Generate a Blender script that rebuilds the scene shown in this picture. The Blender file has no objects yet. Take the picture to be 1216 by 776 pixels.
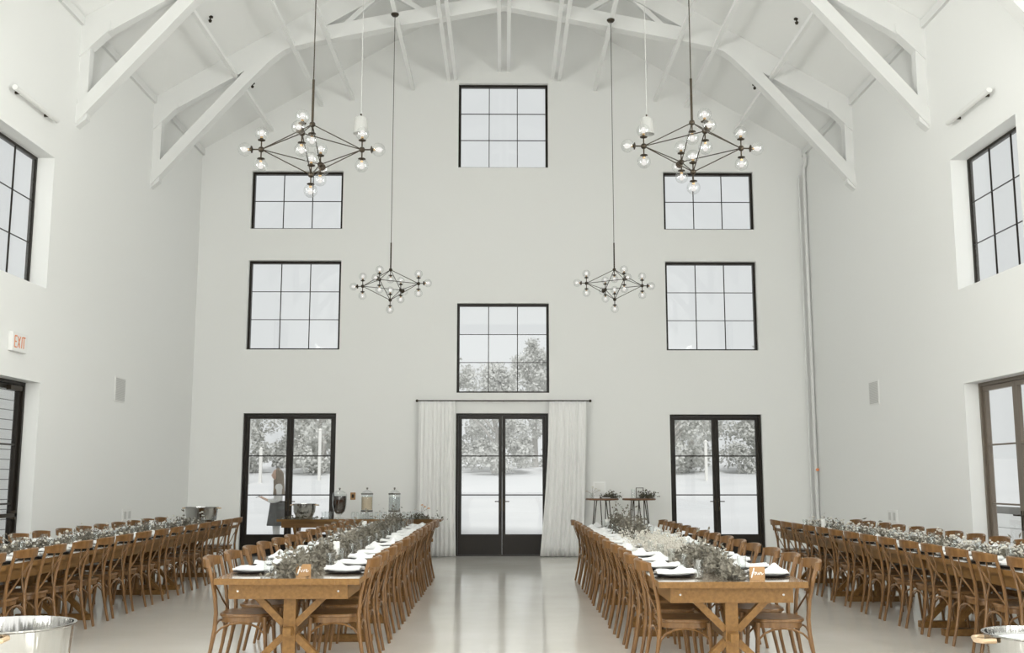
import bpy, bmesh, math, random
from mathutils import Vector, Matrix
random.seed(7)
PI = math.pi
C = bpy.context.scene.collection
S = bpy.context.scene

# ------------------------------------------------------------------ materials
def new_mat(name):
    m = bpy.data.materials.new(name); m.use_nodes = True
    nt = m.node_tree; nt.nodes.clear()
    out = nt.nodes.new('ShaderNodeOutputMaterial')
    return m, nt, out

def pbr(name, col, rough=0.5, metal=0.0, spec=0.5, var=0.0, scale=6.0, stretch=(1, 1, 1), col2=None,
        bump=0.0, bump_scale=40.0, coat=0.0, coat_rough=0.1, sss=0.0, trans=0.0, rough_var=0.0):
    m, nt, out = new_mat(name)
    b = nt.nodes.new('ShaderNodeBsdfPrincipled')
    b.inputs['Base Color'].default_value = (*col, 1)
    b.inputs['Roughness'].default_value = rough
    b.inputs['Metallic'].default_value = metal
    b.inputs['Specular IOR Level'].default_value = spec
    b.inputs['Coat Weight'].default_value = coat
    b.inputs['Coat Roughness'].default_value = coat_rough
    nt.links.new(b.outputs[0], out.inputs[0])
    tc = None
    def coords(s):
        nonlocal tc
        if tc is None: tc = nt.nodes.new('ShaderNodeTexCoord')
        mp = nt.nodes.new('ShaderNodeMapping'); mp.inputs['Scale'].default_value = s
        nt.links.new(tc.outputs['Object'], mp.inputs[0]); return mp
    if col2 is not None:
        mp = coords(stretch)
        n = nt.nodes.new('ShaderNodeTexNoise'); n.inputs['Scale'].default_value = scale
        n.inputs['Detail'].default_value = 5; n.inputs['Roughness'].default_value = 0.6
        nt.links.new(mp.outputs[0], n.inputs['Vector'])
        r = nt.nodes.new('ShaderNodeValToRGB')
        r.color_ramp.elements[0].position = 0.32; r.color_ramp.elements[0].color = (*col, 1)
        r.color_ramp.elements[1].position = 0.68; r.color_ramp.elements[1].color = (*col2, 1)
        nt.links.new(n.outputs['Fac'], r.inputs[0]); nt.links.new(r.outputs[0], b.inputs['Base Color'])
        if rough_var:
            mr = nt.nodes.new('ShaderNodeMapRange'); mr.inputs['To Min'].default_value = rough - rough_var
            mr.inputs['To Max'].default_value = rough + rough_var
            nt.links.new(n.outputs['Fac'], mr.inputs[0]); nt.links.new(mr.outputs[0], b.inputs['Roughness'])
    if bump:
        mp2 = coords(stretch)
        n2 = nt.nodes.new('ShaderNodeTexNoise'); n2.inputs['Scale'].default_value = bump_scale
        nt.links.new(mp2.outputs[0], n2.inputs['Vector'])
        bp = nt.nodes.new('ShaderNodeBump'); bp.inputs['Strength'].default_value = bump
        bp.inputs['Distance'].default_value = 0.01
        nt.links.new(n2.outputs['Fac'], bp.inputs['Height']); nt.links.new(bp.outputs[0], b.inputs['Normal'])
    if trans:
        t = nt.nodes.new('ShaderNodeBsdfTranslucent'); t.inputs[0].default_value = (*col, 1)
        mx = nt.nodes.new('ShaderNodeMixShader'); mx.inputs[0].default_value = trans
        nt.links.new(b.outputs[0], mx.inputs[1]); nt.links.new(t.outputs[0], mx.inputs[2])
        nt.links.new(mx.outputs[0], out.inputs[0])
    return m

def glass_mat(name, tint=(1, 1, 1), ior=1.45, rough=0.02, extra=0.0):
    m, nt, out = new_mat(name)
    t = nt.nodes.new('ShaderNodeBsdfTransparent'); t.inputs[0].default_value = (*tint, 1)
    g = nt.nodes.new('ShaderNodeBsdfGlossy'); g.inputs['Roughness'].default_value = rough
    # Schlick reflectance from the facing angle, the same on both sides of a thin sheet
    f0 = ((ior - 1) / (ior + 1)) ** 2 + extra
    lw = nt.nodes.new('ShaderNodeLayerWeight'); lw.inputs['Blend'].default_value = .5
    pw = nt.nodes.new('ShaderNodeMath'); pw.operation = 'POWER'; pw.inputs[1].default_value = 5
    nt.links.new(lw.outputs['Facing'], pw.inputs[0])
    ma = nt.nodes.new('ShaderNodeMath'); ma.operation = 'MULTIPLY_ADD'; ma.inputs[1].default_value = 1 - f0; ma.inputs[2].default_value = f0
    nt.links.new(pw.outputs[0], ma.inputs[0])
    mx = nt.nodes.new('ShaderNodeMixShader'); nt.links.new(ma.outputs[0], mx.inputs[0])
    nt.links.new(t.outputs[0], mx.inputs[1]); nt.links.new(g.outputs[0], mx.inputs[2])
    nt.links.new(mx.outputs[0], out.inputs[0])
    return m

def emit_mat(name, col, st):
    m, nt, out = new_mat(name)
    e = nt.nodes.new('ShaderNodeEmission'); e.inputs[0].default_value = (*col, 1); e.inputs[1].default_value = st
    nt.links.new(e.outputs[0], out.inputs[0]); return m

M = {}
M['wall'] = pbr('painted_plaster', (.885, .89, .872), .6, spec=.3, bump=.05, bump_scale=90)
M['ceil'] = pbr('painted_ceiling', (.93, .935, .92), .7, spec=.2)
M['steel_white'] = pbr('white_painted_steel', (.80, .805, .79), .6, spec=.2)
M['rail_white'] = pbr('bright_white_rail', (.94, .945, .93), .6, spec=.3)
M['concrete'] = pbr('polished_concrete', (.80, .77, .70), .11, spec=.85, col2=(.88, .855, .80), scale=.9, rough_var=.02)
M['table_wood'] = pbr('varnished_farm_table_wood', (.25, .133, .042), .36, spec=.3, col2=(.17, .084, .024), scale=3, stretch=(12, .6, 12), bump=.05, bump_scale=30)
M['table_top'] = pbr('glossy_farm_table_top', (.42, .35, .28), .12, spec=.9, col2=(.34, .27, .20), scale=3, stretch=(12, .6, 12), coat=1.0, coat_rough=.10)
M['chair_wood'] = pbr('oiled_chair_wood', (.235, .125, .048), .30, spec=.4, col2=(.14, .068, .023), scale=9, stretch=(3, 3, .7))
M['dark'] = pbr('dark_bronze_aluminium', (.016, .012, .008), .35, spec=.3)
M['dark_metal'] = pbr('blackened_bronze', (.045, .034, .022), .38, metal=.6)
M['brass'] = pbr('aged_brass', (.50, .33, .16), .35, metal=.8)
M['pane'] = glass_mat('window_glass', (.985, .99, .99), 1.45, 0.0)
M['glass'] = glass_mat('clear_glass', (.97, .98, .98), 1.45, 0.02, .03)
M['globe'] = glass_mat('globe_glass', (.96, .965, .965), 1.4, 0.08, .10)
M['bulb'] = emit_mat('lit_bulb', (1, .97, .93), .85)
M['linen'] = pbr('white_linen', (.73, .735, .73), .9, spec=.1, bump=.15, bump_scale=120)
M['porcelain'] = pbr('white_porcelain', (.73, .73, .72), .25, spec=.4)
M['charger'] = pbr('dark_charger', (.012, .008, .006), .5, spec=.2)
M['leaf'] = pbr('eucalyptus_leaf', (.12, .11, .083), .6, col2=(.33, .305, .255), scale=14, trans=.15, spec=.3)
M['leaf_dark'] = pbr('dark_foliage', (.07, .065, .045), .6, col2=(.16, .15, .11), scale=14, spec=.3)
M['blossom'] = pbr('cream_dried_blossom', (.82, .80, .74), .85, col2=(.66, .62, .54), scale=25, trans=.2)
M['stem'] = pbr('grey_stem', (.20, .16, .11), .7)
M['curtain'] = pbr('sheer_curtain', (.95, .95, .935), .9, spec=.1)
M['wax'] = pbr('white_wax', (.76, .76, .735), .5)
M['steel'] = pbr('hammered_galvanised_steel', (.42, .415, .40), .10, metal=1.0, bump=.5, bump_scale=7, stretch=(5, 5, .25))
M['copper'] = pbr('bronze_handle', (.62, .46, .30), .35, metal=.5)
M['ice'] = pbr('crushed_ice', (.90, .92, .93), .3, bump=.4, bump_scale=30)
M['tea'] = pbr('dark_iced_tea', (.035, .014, .006), .12, spec=.5)
M['lemonade'] = pbr('pale_lemonade', (.80, .66, .48), .35, spec=.4, trans=.2)
M['water'] = glass_mat('clear_water', (.90, .92, .93), 1.33, 0.03, .05)
M['white_plastic'] = pbr('white_plastic', (.85, .85, .83), .4)
M['pendant'] = pbr('matt_pendant_shade', (.52, .52, .50), .8, spec=.1)
M['grey_plastic'] = pbr('pale_grey_grille', (.62, .62, .60), .6)
M['exit_red'] = pbr('orange_red_lettering', (.80, .30, .13), .5)
M['walnut'] = pbr('walnut_round_top', (.21, .10, .045), .35, col2=(.13, .06, .025), scale=4, stretch=(1, 9, 1))
M['sign_wood'] = pbr('stained_sign_wood', (.44, .25, .105), .5, col2=(.36, .20, .08), scale=5, stretch=(2, 2, 12))
M['white_paint'] = pbr('white_sign_paint', (.94, .94, .93), .6)
M['paper'] = pbr('pale_card', (.80, .80, .78), .7)
M['gap_shade'] = pbr('painted_gap_shade', (.16, .155, .145), .8)  # dark grey that stands for the shade between slats
M['slat'] = pbr('whitewashed_slat', (.93, .93, .92), .7, col2=(.88, .88, .87), scale=4, stretch=(1, .4, 8))
M['post'] = pbr('weathered_pale_post', (.75, .74, .70), .8)
M['field'] = pbr('pale_gravel_field', (.62, .625, .625), .95, spec=.1, col2=(.68, .68, .675), scale=.25)
M['bark'] = pbr('pale_bark', (.50, .48, .45), .9)
M['tree_leaf'] = pbr('haze_painted_foliage', (.56, .56, .53), .9, spec=.1, col2=(.76, .76, .725), scale=.9, trans=.25)  # distance haze is painted into this pale leaf colour
M['skin'] = pbr('fair_skin', (.66, .46, .36), .55)
M['hair'] = pbr('ash_blonde_hair', (.36, .30, .24), .6, col2=(.22, .18, .14), scale=30, stretch=(3, 3, .3))
M['shirt'] = pbr('cream_knit', (.75, .74, .71), .9)
M['apron'] = pbr('charcoal_skirt_cloth', (.13, .13, .125), .9)
M['trouser'] = pbr('pale_trouser_cloth', (.62, .61, .59), .9)
M['phone'] = pbr('dark_phone', (.03, .03, .03), .3)
M['flower'] = pbr('peach_petal', (.80, .48, .26), .7)

# ------------------------------------------------------------------ mesh builder
class MB:
    def __init__(s): s.v = []; s.f = []; s.smooth = True
    def add(s, vs, fs):
        o = len(s.v); s.v += [tuple(v) for v in vs]; s.f += [tuple(i + o for i in f) for f in fs]; return s
    def box(s, a, b):
        (x0, y0, z0), (x1, y1, z1) = a, b
        x0, x1 = min(x0, x1), max(x0, x1); y0, y1 = min(y0, y1), max(y0, y1); z0, z1 = min(z0, z1), max(z0, z1)
        return s.add([(x0, y0, z0), (x1, y0, z0), (x1, y1, z0), (x0, y1, z0), (x0, y0, z1), (x1, y0, z1), (x1, y1, z1), (x0, y1, z1)],
                     [(3, 2, 1, 0), (4, 5, 6, 7), (0, 1, 5, 4), (1, 2, 6, 5), (2, 3, 7, 6), (3, 0, 4, 7)])
    def bar(s, p, q, w, h, up=(0, 0, 1)):
        p = Vector(p); q = Vector(q); d = (q - p).normalized(); u = Vector(up)
        sd = d.cross(u)
        if sd.length < 1e-4: sd = d.cross(Vector((0, 1, 0)))
        sd.normalize(); u = sd.cross(d)
        vs = []
        for c in (p, q):
            for a, b in ((-1, -1), (1, -1), (1, 1), (-1, 1)): vs.append(c + sd * (a * w / 2) + u * (b * h / 2))
        return s.add(vs, [(3, 2, 1, 0), (4, 5, 6, 7), (0, 1, 5, 4), (1, 2, 6, 5), (2, 3, 7, 6), (3, 0, 4, 7)])
    def tube(s, pts, r, n=8, flat=1.0, upv=(0, 0, 1)):
        pts = [Vector(p) for p in pts]; rs = r if isinstance(r, (list, tuple)) else [r] * len(pts)
        vs = []; fs = []; prev = None
        for i, p in enumerate(pts):
            d = (pts[min(i + 1, len(pts) - 1)] - pts[max(i - 1, 0)]).normalized()
            if prev is None:
                a = d.cross(Vector(upv))
                if a.length < 1e-3: a = d.cross(Vector((0, 1, 0)))
            else:
                a = prev - d * prev.dot(d)
            a.normalize(); prev = a; b = d.cross(a)
            for k in range(n):
                t = 2 * PI * k / n
                vs.append(p + a * (math.cos(t) * rs[i]) + b * (math.sin(t) * rs[i] * flat))
        for i in range(len(pts) - 1):
            for k in range(n):
                k2 = (k + 1) % n
                fs.append((i * n + k, i * n + k2, (i + 1) * n + k2, (i + 1) * n + k))
        fs.append(tuple(reversed(range(n)))); m = (len(pts) - 1) * n; fs.append(tuple(range(m, m + n)))
        return s.add(vs, fs)
    def lathe(s, prof, n=24, c=(0, 0, 0), axis=None):
        vs = []; fs = []
        for (r, z) in prof:
            for k in range(n):
                t = 2 * PI * k / n; v = Vector((r * math.cos(t), r * math.sin(t), z))
                if axis is not None: v = axis @ v
                vs.append(v + Vector(c))
        L = len(prof)
        for i in range(L - 1):
            for k in range(n):
                k2 = (k + 1) % n
                fs.append((i * n + k, i * n + k2, (i + 1) * n + k2, (i + 1) * n + k))
        if prof[0][0] > 1e-6: fs.append(tuple(reversed(range(n))))
        if prof[-1][0] > 1e-6: fs.append(tuple(range((L - 1) * n, L * n)))
        return s.add(vs, fs)
    def sphere(s, c, r, n=10, sx=1, sy=1, sz=1):
        prof = [(max(1e-5, math.sin(PI * i / (n // 2 + 1))) * 1.0, -math.cos(PI * i / (n // 2 + 1))) for i in range(n // 2 + 2)]
        vs = MB().lathe(prof, n); o = [(c[0] + v[0] * r * sx, c[1] + v[1] * r * sy, c[2] + v[2] * r * sz) for v in vs.v]
        return s.add(o, vs.f)
    def prism(s, poly, h0, h1, f):           # poly of 2D points, f(u, v, h) -> xyz
        n = len(poly); vs = [f(u, v, h0) for u, v in poly] + [f(u, v, h1) for u, v in poly]
        fs = [tuple(range(n)), tuple(reversed(range(n, 2 * n)))]
        fs += [(i, i + n, (i + 1) % n + n, (i + 1) % n) for i in range(n)]
        return s.add(vs, fs)
    def build(s, name, mat, parent=None, smooth=False, loc=None, bevel=0, fix=True):
        me = bpy.data.meshes.new(name); me.from_pydata(s.v, [], s.f); me.update()
        if fix:
            bm = bmesh.new(); bm.from_mesh(me)
            bmesh.ops.remove_doubles(bm, verts=bm.verts, dist=1e-5)
            bmesh.ops.recalc_face_normals(bm, faces=bm.faces)
            bm.to_mesh(me); bm.free()
        me.materials.append(M[mat] if isinstance(mat, str) else mat)
        if smooth:
            for p in me.polygons: p.use_smooth = True
            try: me.set_sharp_from_angle(angle=math.radians(40))
            except Exception: pass
        o = bpy.data.objects.new(name, me); C.objects.link(o)
        if parent is not None: o.parent = parent
        if loc is not None: o.location = loc
        if bevel:
            b = o.modifiers.new('bevel', 'BEVEL'); b.width = bevel; b.segments = 2; b.limit_method = 'ANGLE'
        return o

def tag(o, label=None, cat=None, group=None, kind=None):
    if label: o['label'] = label
    if cat: o['category'] = cat
    if group: o['group'] = group
    if kind: o['kind'] = kind
    return o
def empty(name, loc=(0, 0, 0), rz=0, label=None, cat=None, group=None, kind=None):
    o = bpy.data.objects.new(name, None); C.objects.link(o); o.empty_display_size = .1
    o.location = loc; o.rotation_euler = (0, 0, rz)
    return tag(o, label, cat, group, kind)
KIDS = {}
def kids(o):
    k = o.name
    if k not in KIDS: KIDS[k] = list(o.children)
    return KIDS[k]
def copy_tree(o, parent=None):
    c = o.copy(); C.objects.link(c)
    if parent is not None: c.parent = parent
    for ch in kids(o): copy_tree(ch, c)
    return c
def place(proto, loc, rz, label, cat, group, first):
    o = proto if first else copy_tree(proto)
    o.location = loc; o.rotation_euler = (0, 0, rz); tag(o, label, cat, group); return o
ORD = ['zeroth', 'first', 'second', 'third', 'fourth', 'fifth', 'sixth', 'seventh', 'eighth', 'ninth', 'tenth', 'eleventh',
       'twelfth', 'thirteenth', 'fourteenth', 'fifteenth', 'sixteenth']

# ------------------------------------------------------------------ the room
X = 6.15; YB = 20.64; YR = -5.0; EAVE = 8.15; SL = 0.60; TH = 0.20; THS = 0.31
def roofz(x): return EAVE + SL * (X - abs(x))

def struct(o, label, cat): return tag(o, label, cat, None, 'structure')

m = MB().box((-X - THS, YR - .25, -.12), (X + THS, YB + .25, 0))
struct(m.build('floor', 'concrete'), 'polished grey concrete floor of the hall', 'floor')

def clip(poly, side):                        # keep below the gable line
    def inside(p): return p[1] <= (EAVE + SL * (X - side * p[0])) + 1e-9
    out = []
    for i in range(len(poly)):
        a, b = poly[i], poly[(i + 1) % len(poly)]
        fa = a[1] - (EAVE + SL * (X - side * a[0])); fb = b[1] - (EAVE + SL * (X - side * b[0]))
        if fa <= 1e-9: out.append(a)
        if (fa < -1e-9 and fb > 1e-9) or (fa > 1e-9 and fb < -1e-9):
            t = fa / (fa - fb); out.append((a[0] + (b[0] - a[0]) * t, a[1] + (b[1] - a[1]) * t))
    return out
def holes_wall(u0, u1, v0, v1, holes, f, d, gable=False):
    us = sorted({u0, u1, *(h[0] for h in holes), *(h[1] for h in holes), *([0.0] if gable else [])})
    vs = sorted({v0, v1, *(h[2] for h in holes), *(h[3] for h in holes)})
    mb = MB()
    for i in range(len(us) - 1):
        for j in range(len(vs) - 1):
            a, b, c, e = us[i], us[i + 1], vs[j], vs[j + 1]
            mu, mv = (a + b) / 2, (c + e) / 2
            if any(h[0] < mu < h[1] and h[2] < mv < h[3] for h in holes): continue
            poly = [(a, c), (b, c), (b, e), (a, e)]
            if gable:
                for sd in (1, -1):
                    if poly: poly = clip(poly, sd)
                if len(poly) < 3: continue
            mb.prism(poly, 0, d, f)
    return mb

WIN_B = [(-.935, .905, 7.78, 9.58), (-.935, .905, 3.17, 4.97), (-5.13, -3.27, 6.49, 7.70), (-5.13, -3.27, 4.03, 5.84),
         (3.25, 5.09, 6.49, 7.70), (3.25, 5.09, 4.02, 5.83)]
DOOR_B = [(-5.13, -3.30, 0, 2.765), (-.94, .88, 0, 2.765), (3.28, 5.10, 0, 2.745)]
back = holes_wall(-X - THS, X + THS, 0, 12.0, WIN_B + DOOR_B, lambda u, v, h: (u, YB + h, v), TH, True)
struct(back.build('wall_back', 'wall'), 'tall white gabled end wall with doors and windows', 'wall')
# side walls: (y0, y1, z0, z1)
SIDE_WIN = [(12.02, 13.87, 4.02, 5.84), (5.9, 7.75, 4.02, 5.84), (-.95, .90, 4.02, 5.84), (-4.4, -2.55, 4.02, 5.84)]
SIDE_DOOR = [(12.02, 13.87, 0, 2.75), (5.9, 7.75, 0, 2.75), (-.95, .90, 0, 2.75), (-4.4, -2.55, 0, 2.75)]
for sx, nm in ((-1, 'left'), (1, 'right')):
    w = holes_wall(YR, YB, 0, EAVE, SIDE_WIN + SIDE_DOOR, lambda u, v, h, sx=sx: (sx * (X + h), u, v), THS)
    struct(w.build('wall_' + nm, 'wall'), 'long white plastered side wall on the %s' % nm, 'wall')
REAR_OPEN = (-4.6, 4.6, 0.6, 8.4)
w = holes_wall(-X - THS, X + THS, 0, 12.0, [REAR_OPEN], lambda u, v, h: (u, YR - h, v), TH, True)
struct(w.build('wall_rear', 'wall'), 'white end wall behind the camera with a wide opening', 'wall')
# ceiling: two pitched planes with thickness
mb = MB()
for sx in (-1, 1):
    p = [(0, roofz(0)), (sx * (X + .45), roofz(X + .45)), (sx * (X + .45), roofz(X + .45) + .25), (0, roofz(0) + .25)]
    mb.prism(p, YR - .3, YB + .3, lambda u, v, h: (u, h, v))
struct(mb.build('ceiling', 'ceil'), 'white pitched ceiling rising to the ridge', 'ceiling')
# eave ledge on each side
for sx, nm in ((-1, 'left'), (1, 'right')):
    mb = MB().box((sx * X, YR, 8.02), (sx * (X - .05), YB, 8.15))
    struct(mb.build('trim_' + ('1' if sx < 0 else '2'), 'steel_white'), 'thin white eave trim along the top of the %s wall' % nm, 'trim')
for sx, nm in ((-1, 'left'), (1, 'right')):
    mb = MB(); segs = []
    cuts = sorted([YR] + [e for d in SIDE_DOOR for e in d[:2]] + [YB])
    for i in range(0, len(cuts), 2): mb.box((sx * (X - .015), cuts[i], 0), (sx * X, cuts[i + 1], .14))
    struct(mb.build('baseboard_' + nm, 'steel_white'), 'white baseboard along the foot of the %s wall' % nm, 'baseboard')
mb = MB()
for a, b in ((-X + .016, -5.13), (-3.30, -.94), (.88, 3.28), (5.10, X - .016)): mb.box((a, YB - .015, 0), (b, YB, .14))
struct(mb.build('baseboard_back', 'steel_white'), 'white baseboard along the foot of the end wall', 'baseboard')

# windows -----------------------------------------------------------
wn = 0
def window(u0, u1, v0, v1, f, label, rows=3, cols=3, fw=.05, h0=.10, mt=.008):
    """f(u, v, h): h = distance outwards from the inner wall face"""
    global wn; wn += 1
    root = empty('window_%d' % wn, f((u0 + u1) / 2, v0, .14), 0, label, 'window', None, 'structure')
    inv = Matrix.Translation(-Vector(root.location))
    def bx(mb, a, b, c, d, h0, h1):
        P = [f(a, c, h0), f(b, d, h1)]
        mb.box(inv @ Vector(P[0]), inv @ Vector(P[1]))
    fr = MB()
    bx(fr, u0, u0 + fw, v0, v1, h0, .19); bx(fr, u1 - fw, u1, v0, v1, h0, .19)
    bx(fr, u0 + fw, u1 - fw, v0, v0 + fw * .7, h0, .19); bx(fr, u0 + fw, u1 - fw, v1 - fw, v1, h0, .19)
    fr.build('window_frame', 'dark', root)
    mu = MB()
    for i in range(1, cols):
        u = u0 + fw + (u1 - u0 - 2 * fw) * i / cols; bx(mu, u - mt, u + mt, v0 + .02, v1 - .03, .146 - 1.75 * mt, .146 + 1.75 * mt)
    for j in range(1, rows):
        v = v0 + fw + (v1 - v0 - 2 * fw) * j / rows; bx(mu, u0 + .03, u1 - .03, v - mt * .75, v + mt * .75, .146 - 1.6 * mt, .146 + 1.6 * mt)
    mu.build('muntin_grid', 'dark', root)
    pn = MB(); bx(pn, u0 + .03, u1 - .03, v0 + .02, v1 - .03, .144, .148); pn.build('pane', 'pane', root)
    return root
fb = lambda u, v, h: (u, YB + h, v)
lab = ['topmost black grid window in the end wall gable', 'black grid window directly above the middle double doors',
       'upper black grid window on the left of the end wall', 'square black grid window above the left glass doors',
       'upper black grid window on the right of the end wall', 'square black grid window above the right glass doors']
for h, l in zip(WIN_B, lab): window(*h, fb, l, 2 if h[3] - h[2] < 1.4 else 3)
for sx, nm in ((-1, 'left'), (1, 'right')):
    for i, h in enumerate(SIDE_WIN):
        window(*h, lambda u, v, h_, sx=sx: (sx * (X + h_ + .10), u, v),
               ('high black grid window in the %s wall' % nm) + ('' if i == 0 else ', %s along toward the camera' % ORD[i + 1]), 3, 3, .038, .132, .006)

# doors --------------------------------------------------------------
dn = 0
def double_door(u0, u1, v1, f, label, panic=False, mat='dark'):
    global dn; dn += 1
    root = empty('door_%d' % dn, f((u0 + u1) / 2, 0, .12), 0, label, 'door', None, 'structure')
    L = Vector(root.location)
    def bx(mb, a, b, c, d, h0, h1): mb.box(Vector(f(a, c, h0)) - L, Vector(f(b, d, h1)) - L)
    fr = MB(); fw = .045
    bx(fr, u0, u0 + fw, 0, v1, .08, .2); bx(fr, u1 - fw, u1, 0, v1, .08, .2); bx(fr, u0 + fw, u1 - fw, v1 - fw, v1, .08, .2)
    bx(fr, u0 + fw, u1 - fw, 0, .012, .06, .2)
    fr.build('door_frame', mat, root)
    mid = (u0 + u1) / 2
    for s_, (a, b) in (('l', (u0 + fw + .003, mid - .002)), ('r', (mid + .002, u1 - fw - .003))):
        st = .065; lf = MB(); t = v1 - fw - .003
        bx(lf, a, a + st, .016, t, .11, .16); bx(lf, b - st, b, .016, t, .11, .16)
        bx(lf, a + st, b - st, t - .06, t, .11, .16); bx(lf, a + st, b - st, .016, .41, .112, .158)
        leaf = lf.build('door_leaf', mat, root)
        mu = MB()
        for z in (1.17, 1.93): bx(mu, a + st, b - st, z - .011, z + .011, .118, .152)
        mu.build('muntin_bar', mat, leaf)
        pn = MB(); bx(pn, a + st - .01, b - st + .01, .40, t - .05, .133, .137); pn.build('pane', 'pane', leaf)
        hd = MB()
        e = b - .03 if s_ == 'l' else a + .03; dr = -1 if s_ == 'l' else 1
        bx(hd, e - .014, e + .014, .86, 1.10, .102, .11)
        bx(hd, e - .008, e + .008, 1.035, 1.053, .06, .104); bx(hd, e, e + dr * .11, 1.035, 1.053, .052, .068)
        if panic and s_ == 'r' or panic and s_ == 'l':
            bx(hd, a + .02, b - .02, 1.00, 1.05, .05, .075); bx(hd, a + .02, a + .08, .97, 1.08, .05, .11); bx(hd, b - .08, b - .02, .97, 1.08, .05, .11)
        hd.build('door_handle', 'dark_metal', leaf)
        if panic:
            cl = MB(); bx(cl, b - .42, b - .1, t - .075, t - .015, .05, .11); cl.build('door_closer', 'dark_metal', leaf)
    return root
for h, l in zip(DOOR_B, ['left black-framed glass double doors in the end wall', 'middle black-framed glass double doors between white curtains',
                         'right black-framed glass double doors in the end wall']): double_door(h[0], h[1], h[3], fb, l)
M['flare_frame'] = pbr('flare_painted_door_frame', (.16, .13, .10), .35)  # dark frame with lens flare painted in as a lighter colour
for sx, nm in ((-1, 'left'), (1, 'right')):
    for i, h in enumerate(SIDE_DOOR):
        double_door(h[0], h[1], h[3], lambda u, v, h_, sx=sx: (sx * (X + h_ + .11), u, v),
                    ('tall glazed doors in the %s side wall' % nm) + ('' if i == 0 else ', %s along toward the camera' % ORD[i + 1]), sx < 0,
                    'dark' if sx < 0 else 'flare_frame')

# roof frames -----------------------------------------------------------
def frame(y, label, n):
    root = empty('roof_frame', (0, y, 0), 0, label, 'roof frame', 'white steel roof frames')
    w = .16
    def plate(mb, poly, w=w): mb.prism(poly, -w / 2, w / 2, lambda u, v, h: (u, h, v))
    for sx in (-1, 1):
        mb = MB(); plate(mb, [(sx * X, 7.70), (0, 7.70 + SL * X), (0, roofz(0) - .003), (sx * X, roofz(X) - .003)]); mb.build('rafter', 'steel_white', root)
        # knee brace: 45-degree member ending in the shallow chord through a rounded elbow
        mb = MB()
        low = [(6.15, 6.537), (5.36, 7.455), (4.6, 8.33), (4.2, 8.76), (4.02, 8.93), (3.9, 9.02), (3.75, 9.085), (3.45, 9.155), (1.88, 9.475), (0, 9.85)]
        up = [(0, 10.11), (1.88, 9.735), (3.45, 9.42), (3.86, 9.32), (4.1, 9.15), (4.35, 8.90), (4.8, 8.38), (5.55, 7.52), (6.15, 6.82)]
        for a, b in zip(low[:-1], low[1:]):
            pass
        # quads between matching parameters
        def lerp(P, t):
            n_ = len(P) - 1; k = min(int(t * n_), n_ - 1); q = t * n_ - k
            return (P[k][0] + (P[k + 1][0] - P[k][0]) * q, P[k][1] + (P[k + 1][1] - P[k][1]) * q)
        poly = [(sx * a, b) for a, b in low] + [(sx * a, b) for a, b in up]
        plate(mb, poly, .20); mb.build('arched_chord', 'steel_white', root)
        mb = MB(); plate(mb, [(sx * X, 6.5), (sx * (X - .14), 6.62), (sx * (X - .14), 7.75), (sx * X, 7.75)], .14); mb.build('wall_post', 'steel_white', root)
        mb = MB(); plate(mb, [(sx * X, 7.55), (sx * (X - .42), 7.97), (sx * (X - .42), 8.10), (sx * X, 8.14)], .19); mb.build('gusset_plate', 'steel_white', root)
        for a, b in ((1.3, 2.1), (3.0, 2.3)):
            mb = MB(); mb.bar((sx * a, 0, 9.95 - .195 * a), (sx * b, 0, 7.75 + SL * (X - b)), .09, .09); mb.build('web_strut', 'steel_white', root)
    mb = MB().bar((0, 0, 10.08), (0, 0, 11.36), .1, .1); mb.build('king_post', 'steel_white', root)
    return root
for k, y in enumerate((17.75, 14.55, 11.35, 8.15, 4.95, 1.75, -1.45)):
    frame(y, 'white painted steel roof frame with knee braces, %s from the end wall' % ORD[k + 1], k)
# longitudinal rails between the chords and the gable wall
k = 0
RAILS = [(.09, 9.86), (1.00, 9.68), (1.14, 9.655), (1.88, 9.455), (3.12, 9.23), (3.75, 9.10), (4.75, 8.55)]
for side, nm in ((-1, 'left'), (1, 'right')):
    for j, (x, z) in enumerate(RAILS):
        mb = MB().box((-.035, 0, -.035), (.035, YB - YR, .035))
        tag(mb.build('ceiling_rail', 'rail_white', None, loc=(side * x, YR, z)),
            '%s white ceiling rail to the %s of the ridge, running to the end wall' % (ORD[j + 1], nm), 'rail', 'white rails under the ceiling')
for side, nm in ((-1, 'left'), (1, 'right')):
    for j, (y, x) in enumerate(((16.2, 4.8), (19.1, 4.8))):
        mb = MB(); z = roofz(x)
        mb.lathe([(.045, 0), (.045, -.02), (.012, -.025), (.012, -.06), (.03, -.065), (.022, -.10), (.001, -.105)], 10)
        tag(mb.build('ceiling_sprinkler', 'dark_metal', loc=(side * x, y, z + .012)),
            'small dark sprinkler head on the %s ceiling slope, %s the end wall' % (nm, 'farther from' if j == 0 else 'closer to'), 'sprinkler', 'sprinkler heads')

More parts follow.
